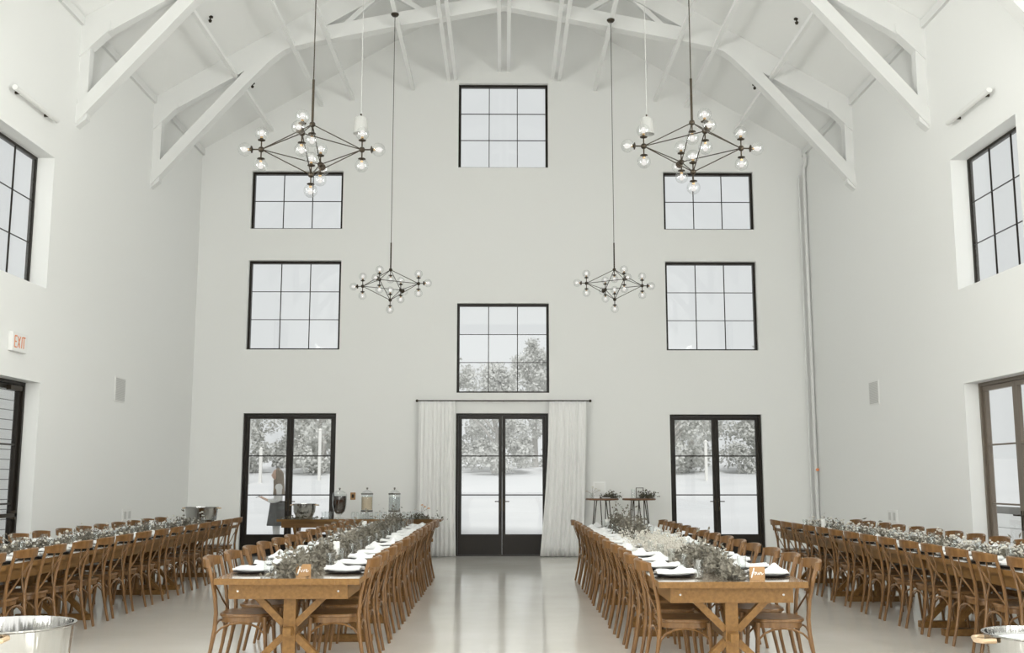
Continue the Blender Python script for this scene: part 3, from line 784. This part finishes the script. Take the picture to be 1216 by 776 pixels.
# a rear shelf of upturned tumblers
def tumbler():
    root = empty('tumbler')
    MB().lathe([(.033, 0), (.036, .0), (.031, .11), (.0005, .112), (.0005, .106), (.028, .104)], 14).build('body', 'glass', root, True)
    MB().lathe([(.0005, .1125), (.029, .1125), (.03, .118), (.0005, .119)], 14).build('base', 'glass', root, True)
    return root
tb = tumbler()
for r_ in range(2):
    for i in range(16):
        put('tumbler', tb, (-2.78 + i * .085, 19.66 + r_ * .09 - .08, .76), 0, '%s upturned clear tumbler from the left, %s row behind the dispensers' % (ORD[i + 1], ['front', 'back'][r_]), 'tumbler', 'upturned tumblers on the drinks table')
for i, (x, y) in enumerate(((-3.22, 19.36), (-3.15, 19.30), (-3.27, 19.28))):
    o = copy_tree(protos['water_glass']); o.location = (x, y, .76); o.rotation_euler = (0, 0, 0)
    tag(o, 'clear glass between the steel tub and tea urn, %s' % ['rear one', 'rightmost one', 'front left one'][i], 'glass', 'glasses by the tea urn')
def bud_vase(x, y, z, label, h=.14, petal='flower'):
    root = empty('bud_vase', (x, y, z), 0, label, 'vase', 'small glass vases')
    MB().lathe([(.0005, 0), (.028, 0), (.045, .03), (.045, .06), (.018, h * .75), (.022, h), (.019, h), (.015, h * .75), (.041, .06), (.041, .03), (.0005, .006)], 20).build('vase', 'glass', root, True)
    rng = random.Random(int(x * 100)); st = MB()
    tips = [(-.10, -.02, h + .03), (.07, .0, h + .08), (.02, .03, h + .11), (.14, 0, h + .05)]
    for a in tips: st.tube([(0, 0, .02), (a[0] * .25, a[1] * .25, h), a], .0022, 5)
    st.build('stems', 'stem', root)
    for a in tips:
        mb = MB()
        for k in range(6):
            an = k * PI / 3; mb.sphere((a[0] + .014 * math.cos(an), a[1] + .014 * math.sin(an), a[2]), .012, 6, sz=.7)
        mb.sphere((a[0], a[1], a[2] + .006), .01, 6); mb.build('flower', petal if a is not tips[0] else 'blossom', root, True)
bud_vase(-1.51, 19.38, .76, 'small glass vase of peach blooms on the drinks table')

# ------------------------------------------------------------------ high round tables by the end wall
def round_table(x, y, r, label, nleg):
    root = empty('round_cocktail_table', (x, y, 0), .3, label, 'table', 'round hairpin-leg cocktail tables')
    MB().lathe([(.0005, 1.085), (r - .012, 1.085), (r, 1.092), (r, 1.113), (r - .008, 1.12), (.0005, 1.12)], 48).build('tabletop', 'walnut', root, True)
    for k in range(nleg):
        a = PI / nleg + 2 * PI * k / nleg; d = Vector((math.cos(a), math.sin(a), 0)); s = Vector((-d.y, d.x, 0)); ri = r * .42; ro = r * .80
        p1 = d * ri + s * .05 + Vector((0, 0, 1.084)); p2 = d * ri - s * .05 + Vector((0, 0, 1.084)); q = d * ro + Vector((0, 0, .008))
        mb = MB().tube([p1, q + s * .008, q - s * .008 , p2], .0095, 8)
        mb.bar(p1 + s * .03 - Vector((0, 0, .004)), p2 - s * .03 - Vector((0, 0, .004)), .04, .006); mb.build('hairpin_leg', 'dark_metal', root)
round_table(1.86, 19.95, .31, 'round high table with hairpin legs next to the right curtain', 3)
round_table(2.555, 19.95, .315, 'round high table with hairpin legs near the right glass doors', 4)
def photo_frame(x, y, z, w, h, t, mat, label, rz=0):
    root = empty('picture_frame', (x, y, z), rz, label, 'picture frame', 'picture frames on round tables')
    tilt = .10
    def bx(a, b, c, d, y0, y1):
        mb = MB().box((a, y0, c), (b, y1, d)); mb.v = [(p[0], p[1] + p[2] * math.sin(tilt), p[2] * math.cos(tilt)) for p in mb.v]; return mb
    fr = MB()
    for q in ((-w / 2, -w / 2 + t, 0, h), (w / 2 - t, w / 2, 0, h), (-w / 2 + t, w / 2 - t, 0, t), (-w / 2 + t, w / 2 - t, h - t, h)):
        m_ = bx(*q, 0, .016); fr.add(m_.v, m_.f)
    fr.build('frame', mat, root)
    bx(-w / 2 + t, w / 2 - t, t, h - t, .006, .010).build('card', 'paper', root)
    MB().bar((0, .016 + h * .06, h * .6), (0, .16, .004), .03, .004).build('easel_back', mat, root)
photo_frame(1.815, 19.93, 1.12, .235, .315, .026, 'white_paint', 'white-framed pale card standing on the round table beside curtain')
photo_frame(2.575, 19.95, 1.12, .145, .20, .011, 'dark_metal', 'small dark-framed card standing on the round table near the doors')
bud_vase(1.66, 19.84, 1.12, 'small glass vase of white blooms on the round table beside curtain', .10, 'blossom')
small_greens(2.02, 19.88, 1.12, .22, .14, 240, 'dark greenery sprig on the round table beside the curtain', seed=5, h=.09)
small_greens(2.70, 19.85, 1.12, .26, .14, 280, 'dark greenery sprig on the round table near the doors', seed=6, h=.10)
root = empty('book', (1.90, 19.78, 1.12), .2, 'dark guest book lying on the round table beside the curtain', 'book')
MB().box((-.09, -.06, 0), (.09, .06, .004)).box((-.09, -.06, .02), (.09, .06, .024)).box((-.09, -.06, .004), (-.084, .06, .02)).build('cover', 'charger', root)
MB().box((-.083, -.056, .0042), (.086, .056, .0198)).build('pages', 'paper', root)
root = empty('hurricane_vase', (2.44, 19.86, 1.12), 0, 'clear glass cylinder around a slim candle on the round table', 'candle holder')
MB().lathe([(.0005, 0), (.04, 0), (.04, .17), (.037, .17), (.037, .006), (.0005, .006)], 20).build('cylinder', 'glass', root, True)
MB().lathe([(.0005, .0065), (.013, .0065), (.012, .13), (.0005, .132)], 12).build('candle', 'wax', root, True)

# ------------------------------------------------------------------ chandeliers
def make_chandelier(H):
    root = empty('globe_chandelier'); R = .492; U = .255
    V = {'t': Vector((0, 0, U)), 'b': Vector((0, 0, -U)), 0: Vector((R, 0, 0)), 1: Vector((0, R, 0)), 2: Vector((-R, 0, 0)), 3: Vector((0, -R, 0))}
    for k, p in V.items(): MB().sphere(p, .030, 12).build('hub', 'dark_metal', root, True)
    for k in range(4):
        for a, b in ((k, (k + 1) % 4), (k, 't'), (k, 'b')):
            p, q = V[a], V[b]; d = (q - p).normalized()
            MB().tube([p + d * .026, q - d * .026], .0054, 8).build('arm', 'dark_metal', root, True)
    def lamp(p, d):
        d = Vector(d); rot = Vector((0, 0, 1)).rotation_difference(d).to_matrix()
        h = MB().lathe([(.007, .026), (.007, .078), (.012, .082), (.036, .090), (.038, .096), (.020, .100), (.016, .112), (.0005, .113)], 14, p, rot).build('lamp_socket', 'dark_metal', root, True)
        g = .066; cz = .100 + g * .93; prof = []
        for i in range(13):
            a = .38 + (PI - .38) * i / 12; prof.append((max(.0005, g * math.sin(a)), cz - g * math.cos(a)))
        MB().lathe(prof, 20, p, rot).build('globe', 'globe', h, True)
        MB().lathe([(.0005, .113), (.014, .1135), (.014, .128), (.012, .131)], 12, p, rot).build('bulb_cap', 'brass', h, True)
        MB().lathe([(.010, .1315), (.021, .15), (.0255, .168), (.021, .187), (.009, .196), (.0005, .1975)], 14, p, rot).build('bulb', 'bulb', h, True)
    lamp(V['t'], (0, 0, -1)); lamp(V['b'], (0, 0, 1)); lamp(V['b'], (0, 0, -1))
    for k in range(4):
        lamp(V[k], (0, 0, 1)); lamp(V[k], (0, 0, -1)); lamp(V[k], V[k].normalized())
    MB().tube([(0, 0, U + .026), (0, 0, U + .46)], .0125, 10).build('down_rod', 'dark_metal', root, True)
    pts = []; n = 60
    top = H - .03
    MB().tube([(0, 0, U + .46), (0, 0, top)], .0055, 6).build('cable', 'dark_metal', root)
    ch = MB(); z = U + .47
    MB().lathe([(.0005, top - .015), (.05, top - .01), (.068, top + .012), (.068, top + .03), (.0005, top + .03)], 24).build('canopy', 'dark_metal', root, True)
    return root
CH = [(-1.88, 9.87, 4.68, 0.0, 'large globe chandelier on the left, nearer the camera'), (1.88, 10.03, 4.765, .06, 'large globe chandelier on the right, nearer the camera'),
      (-1.88, 17.05, 4.67, -.255, 'globe chandelier on the left, farther off before the end wall'), (1.86, 17.25, 4.72, .22, 'globe chandelier on the right, farther off before the end wall')]
for x, y, z, a, l in CH:
    o = make_chandelier(9.42 - z); o.location = (x, y, z); o.rotation_euler = (0, 0, a); tag(o, l, 'chandelier', 'black globe chandeliers')
for sx, nm in ((-1, 'left'), (1, 'right')):
    root = empty('white_pendant', (sx * 1.90, 13.35, 6.02), 0, 'white cylinder pendant on a thin cord behind the %s near chandelier' % nm, 'pendant', 'white cord pendants')
    MB().tube([(0, 0, .24), (0, 0, 3.40)], .004, 6).build('cord', 'grey_plastic', root)
    MB().lathe([(.0005, .235), (.06, .23), (.085, .20), (.10, .0), (.096, .0), (.08, .195), (.0005, .22)], 24).build('shade', 'pendant', root, True)
    MB().lathe([(.001, .236), (.012, .24), (.012, .275), (.001, .28)], 10).build('cord_grip', 'dark_metal', root, True)

# ------------------------------------------------------------------ tub on a stand by left back corner and foreground tubs
def stand(x, y, r, h, label):
    root = empty('round_side_table', (x, y, 0), 0, label, 'table', 'round wooden side tables')
    MB().lathe([(.0005, h - .03), (r, h - .03), (r, h), (.0005, h)], 40).build('tabletop', 'table_wood', root, True)
    MB().lathe([(.045, .04), (.035, h * .5), (.05, h - .031), (.0005, h - .0305)], 16).build('pedestal', 'table_wood', root, True)
    MB().lathe([(.0005, 0), (r * .7, 0), (r * .68, .03), (.06, .05), (.0005, .05)], 32).build('base', 'table_wood', root, True)
stand(-5.20, 18.3, .34, .76, 'round side table under the steel tub by the left back corner')
tub(-5.20, 18.3, .76, .275, .245, 'wide round steel tub in left back corner beyond the left wall row', .25)
stand(-1.98, 4.30, .38, .60, 'round side table under the steel tub at lower left of the picture')
tub(-1.97, 4.30, .60, .245, .325, 'large steel tub cut off by the lower left picture corner', .20, rot=1.76)
stand(2.20, 4.35, .42, .60, 'round side table under the ice-filled tub at lower right')
tub(2.20, 4.35, .60, .235, .275, 'steel tub heaped with ice at lower right picture corner', .22, fill=True)

# ------------------------------------------------------------------ outside
def ground(x, y):
    t = max(0, (y - 24)) / 40
    return -.06 + 2.15 * min(1, t) ** 1.5 * (1 + .05 * math.sin(x * .07)) + (.03 * (y - 64) if y > 64 else 0) + x * -.004 * min(1, t)
vs = []; fs = []; nx, ny = 40, 40
for j in range(ny + 1):
    for i in range(nx + 1):
        x = -90 + 180 * i / nx; y = YB + TH + .05 + 120 * (j / ny) ** 1.3; vs.append((x, y, ground(x, y)))
for j in range(ny):
    for i in range(nx):
        o = j * (nx + 1) + i; fs.append((o, o + 1, o + nx + 2, o + nx + 1))
struct(MB().add(vs, fs).build('field', 'field', None, True), 'pale open field outside beyond the end wall doors', 'ground')
for sx, nm in ((-1, 'left'), (1, 'right')):
    mb = MB().box((sx * (X + THS + .02), -12, -.2), (sx * 40, YB + TH + .04, -.06))
    struct(mb.build('terrace', 'field'), 'pale terrace outside the %s wall' % nm, 'ground')
# trees
def tree(x, y, h, r, label, seed):
    rng = random.Random(seed); z0 = ground(x, y); root = empty('tree', (x, y, z0), rng.uniform(0, 6), label, 'tree', 'pale trees at the field edge')
    mb = MB().tube([(0, 0, -.2), (rng.gauss(0, .15), rng.gauss(0, .15), h * .35), (rng.gauss(0, .25), rng.gauss(0, .25), h * .7)], [.22, .16, .07], 8)
    for k in range(5):
        a = rng.uniform(0, 6.28); z = h * rng.uniform(.25, .6); mb.tube([(0, 0, z), (math.cos(a) * r * .35, math.sin(a) * r * .35, z + .9), (math.cos(a) * r * .7, math.sin(a) * r * .7, z + 1.4)], [.09, .06, .03], 6)
    mb.build('trunk', 'bark', root, True)
    lv = MB(); blobs = []
    for k in range(34):
        a = rng.uniform(0, 6.28); zz = rng.uniform(.03, 1.0); rr = r * math.sqrt(max(.05, 1 - (2 * max(zz, .3) - .85) ** 2)) * rng.uniform(.3, 1)
        blobs.append((math.cos(a) * rr, math.sin(a) * rr, zz * h, rng.uniform(.16, .34) * r))
    for b in blobs:
        for _ in range(190):
            d = Vector((rng.gauss(0, 1), rng.gauss(0, 1), rng.gauss(0, 1))).normalized() * b[3] * rng.uniform(.6, 1.15)
            p = Vector(b[:3]) + d; p.z = max(p.z, .1)
            e = Vector((rng.gauss(0, 1), rng.gauss(0, 1), rng.gauss(0, 1))).normalized(); s = e.cross(d).normalized(); l = rng.uniform(.14, .30)
            o = len(lv.v); lv.v += [tuple(p), tuple(p + e * l * .5 + s * l * .3), tuple(p + e * l), tuple(p + e * l * .5 - s * l * .3)]; lv.f += [(o, o + 1, o + 2, o + 3)]
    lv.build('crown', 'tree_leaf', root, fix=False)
rng = random.Random(21)
for row, y0 in ((0, 60.0), (1, 66.5)):
    n = 9
    for i in range(n):
        x = -20.5 + i * 5.0 + row * 2.5; h = 5.2 + .8 * math.sin(i * 1.7 + row) + rng.uniform(-.3, .3) + row * 1.2
        if -5 < x < 7: h += .5
        if x > 10: h += 1.0
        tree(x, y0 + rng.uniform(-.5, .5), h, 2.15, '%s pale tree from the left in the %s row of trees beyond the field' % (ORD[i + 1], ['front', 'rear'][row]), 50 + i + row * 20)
for i, (x, y, h) in enumerate(((-12.6, 52, 4.4), (-9.6, 55, 2.6), (-12.2, 53, 1.7), (10.4, 54, 2.0), (13.2, 50, 2.4), (13.6, 50.3, 2.4))):
    mb = MB().box((-.07, -.07, -.3), (.07, .07, h)).add([(-.09, -.09, h), (.09, -.09, h), (.09, .09, h), (-.09, .09, h), (0, 0, h + .1)], [(3, 2, 1, 0), (0, 1, 4), (1, 2, 4), (2, 3, 4), (3, 0, 4)])
    tag(mb.build('field_post', 'post', None, loc=(x, y, ground(x, y))), ['tall pale post in the field seen through the left doors', 'thin pale post in the field right of the tall post', 'short pale post in the field beside the tall post',
        'short pale post in the field through the right doors, left pane', 'pale post through the right doors, left one of a close pair', 'pale post through the right doors, right one of a close pair'][i], 'post', 'pale posts in the field')
# slatted screen outside the left door, low board rail outside the right
def slat_screen(x, y0, y1, z1, pitch, sw, label, name):
    root = empty(name, (x, y0, -.06), 0, label, 'fence', None)
    mb = MB(); z = .06
    while z + sw < z1: mb.box((-.012, 0, z), (.012, y1 - y0, z + sw)); z += pitch
    mb.build('boards', 'slat', root)
    bk = -1 if x < 0 else 1
    MB().box((bk * .013, 0, .03), (bk * .025, y1 - y0, z1 - .03)).build('gap_shade_sheet', 'gap_shade', root)  # dark sheet added behind the boards so their gaps look shaded
    sd = -1 if x < 0 else 1
    for k in range(4):
        y = .05 + k * (y1 - y0 - .1) / 3; MB().box((sd * .0255, y - .04, 0), (sd * .09, y + .04, z1)).build('fence_post', 'slat', root)
slat_screen(-8.3, 9.5, 20, 4.0, .165, .150, 'pale horizontal slat screen outside the left side doors', 'slat_screen')
slat_screen(8.3, 9.5, 20, 1.12, .23, .222, 'low pale board fence outside the right side doors', 'board_fence')

# ------------------------------------------------------------------ the woman outside the left doors
def skin_mesh(verts, edges, name, mat, parent, sub=1):
    me = bpy.data.meshes.new(name); me.from_pydata([v[0] for v in verts], edges, []); me.materials.append(M[mat])
    o = bpy.data.objects.new(name, me); C.objects.link(o); o.parent = parent
    sk = o.modifiers.new('skin', 'SKIN'); sk.use_smooth_shade = True
    for i, v in enumerate(verts):
        r = v[1]; me.skin_vertices[0].data[i].radius = r if isinstance(r, tuple) else (r, r)
        me.skin_vertices[0].data[i].use_root = (i == 0)
    ss = o.modifiers.new('sub', 'SUBSURF'); ss.levels = sub; ss.render_levels = sub
    return o
person = empty('person', (-4.73, 22.2, -.06), math.radians(104), 'woman outside left doors, cream top, charcoal skirt, looking at her phone', 'person')
# facing +Y locally
pv = [((0, 0, .98), (.115, .095)), ((0, -.005, 1.12), (.10, .08)), ((0, -.01, 1.28), (.115, .09)), ((0, -.01, 1.40), (.11, .075)), ((0, 0, 1.49), .048), ((0, .022, 1.56), .05)]
pe = [(0, 1), (1, 2), (2, 3), (3, 4), (4, 5)]
def chain(start, pts):
    k = start
    for p in pts: pv.append(p); pe.append((k, len(pv) - 1)); k = len(pv) - 1
    return k
for s in (-1, 1):
    chain(0, [((s * .085, 0, .86), .082), ((s * .09, .012, .50), .055), ((s * .09, -.005, .27), .045), ((s * .092, -.015, .10), .032), ((s * .095, .02, .045), .034), ((s * .10, .12, .030), (.036, .024))])
    sh = chain(3, [((s * .13, -.01, 1.385), .055), ((s * .175, -.02, 1.33), .047), ((s * .20, -.02, 1.10), .037), ((s * .15, .16, 1.08), .030), ((s * .085, .27, 1.13), .023)])
    pm = chain(sh, [((s * .06, .315, 1.15), (.030, .016))])
    for j in range(4):
        bx_ = s * (.075 - .017 * j); ln = [.045, .055, .058, .05][j]
        chain(pm, [((bx_ - s * .02, .35, 1.158 + .004 * j), .0085), ((bx_ - s * .025, .35 + ln * .55, 1.168), .0075), ((bx_ - s * .03, .35 + ln * .8, 1.18), .0065)])
    chain(pm, [((s * .035, .32, 1.172), .009), ((s * .02, .345, 1.188), .0078)])
skin_mesh(pv, pe, 'body', 'skin', person, 2)
# head with features (a child shell that closes on the neck)
hd = MB()
n = 20; prof = []
for j in range(15):
    t = j / 14; a = PI * t
    prof.append((math.sin(a), -math.cos(a)))
vs = []; fs = []
for j, (r, z) in enumerate(prof):
    for k in range(n):
        an = 2 * PI * k / n; x = math.sin(an) * r; y = math.cos(an) * r
        fx = x * .074 * (1 - .22 * max(0, -z)); fy = y * .095 + .01 * max(0, -z); fz = z * .118
        if y > .8 * 1 and abs(x) < .35 and -.35 < z < .2: fy += .022 * (1 - abs(x) / .35) * (1 - abs(z + .15) / .35 if abs(z + .15) < .35 else 0)   # nose
        if y > .6 and .02 < z < .3 and .2 < abs(x) < .5: fy -= .007                                                                                    # eye sockets
        if y > .7 and -.62 < z < -.45 and abs(x) < .4: fy += .005                                                                                      # lips
        vs.append((fx, fy + .03, fz + 1.63))
for j in range(14):
    for k in range(n): fs.append((j * n + k, j * n + (k + 1) % n, (j + 1) * n + (k + 1) % n, (j + 1) * n + k))
hd.add(vs, fs)
for s in (-1, 1): hd.sphere((s * .074, .022, 1.625), .026, 8, .35, .7, 1.1)
hd.build('head', 'skin', person, True)
fe = MB()
for s in (-1, 1): fe.sphere((s * .028, .112, 1.645), .009, 8, 1.3, .5, .7)
fe.build('eyes', 'phone', person, True)
MB().sphere((0, .118, 1.568), .014, 8, 1.5, .4, .45).build('mouth', 'exit_red', person, True)
# hair: cap plus long back fall
hr = MB(); vs = []; fs = []; n = 24; rows = 16
for j in range(rows + 1):
    t = j / rows
    z = 1.762 - .56 * t ** 1.15
    rr = .098 * math.sin(min(1, t * 3.2) * PI / 2) if t < .32 else .098 + .03 * (t - .32)
    for k in range(n):
        op = 70 if .1 < t < .5 else 50; a = math.radians(op) + math.radians(360 - 2 * op) * k / (n - 1)
        w = 1 + .05 * math.sin(k * 2.3 + j * .7)
        vs.append((math.sin(a) * rr * w * (1.0 if t < .4 else 1.1), math.cos(a) * rr * w * 1.08 + .02 - .02 * t, z + .01 * math.sin(k * 1.7) * t))
for j in range(rows):
    for k in range(n - 1): fs.append((j * n + k, j * n + k + 1, (j + 1) * n + k + 1, (j + 1) * n + k))
hr.add(vs, fs); ho = hr.build('hair', 'hair', person, True)
md = ho.modifiers.new('thick', 'SOLIDIFY'); md.thickness = .02; md.offset = 1
# shirt
sv = [((0, 0, 1.00), (.135, .112)), ((0, -.005, 1.14), (.125, .10)), ((0, -.01, 1.28), (.135, .105)), ((0, -.01, 1.40), (.12, .088)), ((0, -.003, 1.455), .068)]
se = [(0, 1), (1, 2), (2, 3), (3, 4)]
for s in (-1, 1):
    b = len(sv); sv += [((s * .135, -.01, 1.385), .068), ((s * .18, -.02, 1.32), .062), ((s * .205, -.02, 1.10), .052), ((s * .16, .14, 1.08), .046), ((s * .12, .21, 1.105), .040)]
    se += [(3, b), (b, b + 1), (b + 1, b + 2), (b + 2, b + 3), (b + 3, b + 4)]
skin_mesh(sv, se, 'shirt', 'shirt', person, 2)
sk = MB(); vs = []; fs = []; n = 36; rows = 12
for j in range(rows + 1):
    t = j / rows; z = 1.08 - .50 * t
    for k in range(n):
        a = 2 * PI * k / n; r = .165 + .075 * t + .010 * t * math.sin(a * 7); vs.append((math.cos(a) * r * 1.03, math.sin(a) * r * .9, z))
for j in range(rows):
    for k in range(n): fs.append((j * n + k, j * n + (k + 1) % n, (j + 1) * n + (k + 1) % n, (j + 1) * n + k))
sk.add(vs, fs); so = sk.build('skirt', 'apron', person, True); md = so.modifiers.new('thick', 'SOLIDIFY'); md.thickness = .008
for s in (-1, 1):
    mb = MB().tube([(s * .085, 0, .84), (s * .09, .012, .50), (s * .09, -.005, .27), (s * .092, -.012, .09)], [.098, .072, .062, .058], 14); mb.build('trouser_leg', 'trouser', person, True)
    MB().sphere((s * .10, .055, .036), .05, 12, .95, 2.3, .72).build('shoe', 'shirt', person, True)
root = empty('phone', (0, 0, 0)); root.matrix_world = person.matrix_basis @ Matrix.Translation((0, .385, 1.185)) @ Matrix.Rotation(-.5, 4, 'X')
tag(root, 'dark phone held in the hands of the woman outside', 'phone')
MB().box((-.036, -.07, -.004), (.036, .07, .004)).build('case', 'phone', root, bevel=.003)
MB().box((-.032, -.064, .0041), (.032, .064, .0046)).build('screen', 'pane', root)

# ------------------------------------------------------------------ light, world, camera
w = bpy.data.worlds.new('overcast_sky'); S.world = w; w.use_nodes = True
bg = w.node_tree.nodes['Background']; bg.inputs[0].default_value = (.975, 1.0, 1.0, 1); bg.inputs[1].default_value = .765
def area(name, loc, rot, sx, sy, power, col=(1, 1, .97)):
    l = bpy.data.lights.new(name, 'AREA'); l.shape = 'RECTANGLE'; l.size = sx; l.size_y = sy; l.energy = power; l.color = col
    o = bpy.data.objects.new(name, l); C.objects.link(o); o.location = loc; o.rotation_euler = rot; return o
area('added_rear_fill', (0, YR - .1, 4.5), (math.radians(108), 0, 0), 9.0, 7.6, 360)  # unseen fill lamp added behind the camera to brighten the hall
for sx in (-1, 1):
    for y0, y1, z0, z1, p in ((5.9, 7.75, 4.02, 5.84, 510), (-.95, .90, 4.02, 5.84, 260), (-.95, .90, .42, 2.75, 240), (-4.4, -2.55, 4.02, 5.84, 200), (-4.4, -2.55, .42, 2.75, 220)):
        area('added_side_fill', (sx * (X + THS + .08), (y0 + y1) / 2, (z0 + z1) / 2), (0, sx * (PI / 2 + math.radians(12)), 0), z1 - z0, y1 - y0, p)  # fill lamps added outside the out-of-view side openings to lift the room
sun = bpy.data.lights.new('sun', 'SUN'); sun.energy = 2.0; sun.angle = math.radians(12); so_ = bpy.data.objects.new('sun', sun); C.objects.link(so_)
so_.rotation_euler = (math.radians(38), 0, math.radians(8))

cam = bpy.data.cameras.new('camera'); co = bpy.data.objects.new('camera', cam); C.objects.link(co); S.camera = co
F = 1240.0; cam.sensor_width = 36; cam.lens = F / 1216 * 36; cam.clip_end = 400; cam.clip_start = .05
pitch = math.atan(180 / F); yaw = math.atan(10 * math.cos(pitch) / F)
co.location = (0, 0, 1.5); co.rotation_euler = (PI / 2 + pitch, 0, -yaw)
S.view_settings.view_transform = 'Standard'; S.view_settings.look = 'None'; S.view_settings.gamma = 1
S.view_settings.exposure = 0; S.view_settings.use_curve_mapping = False
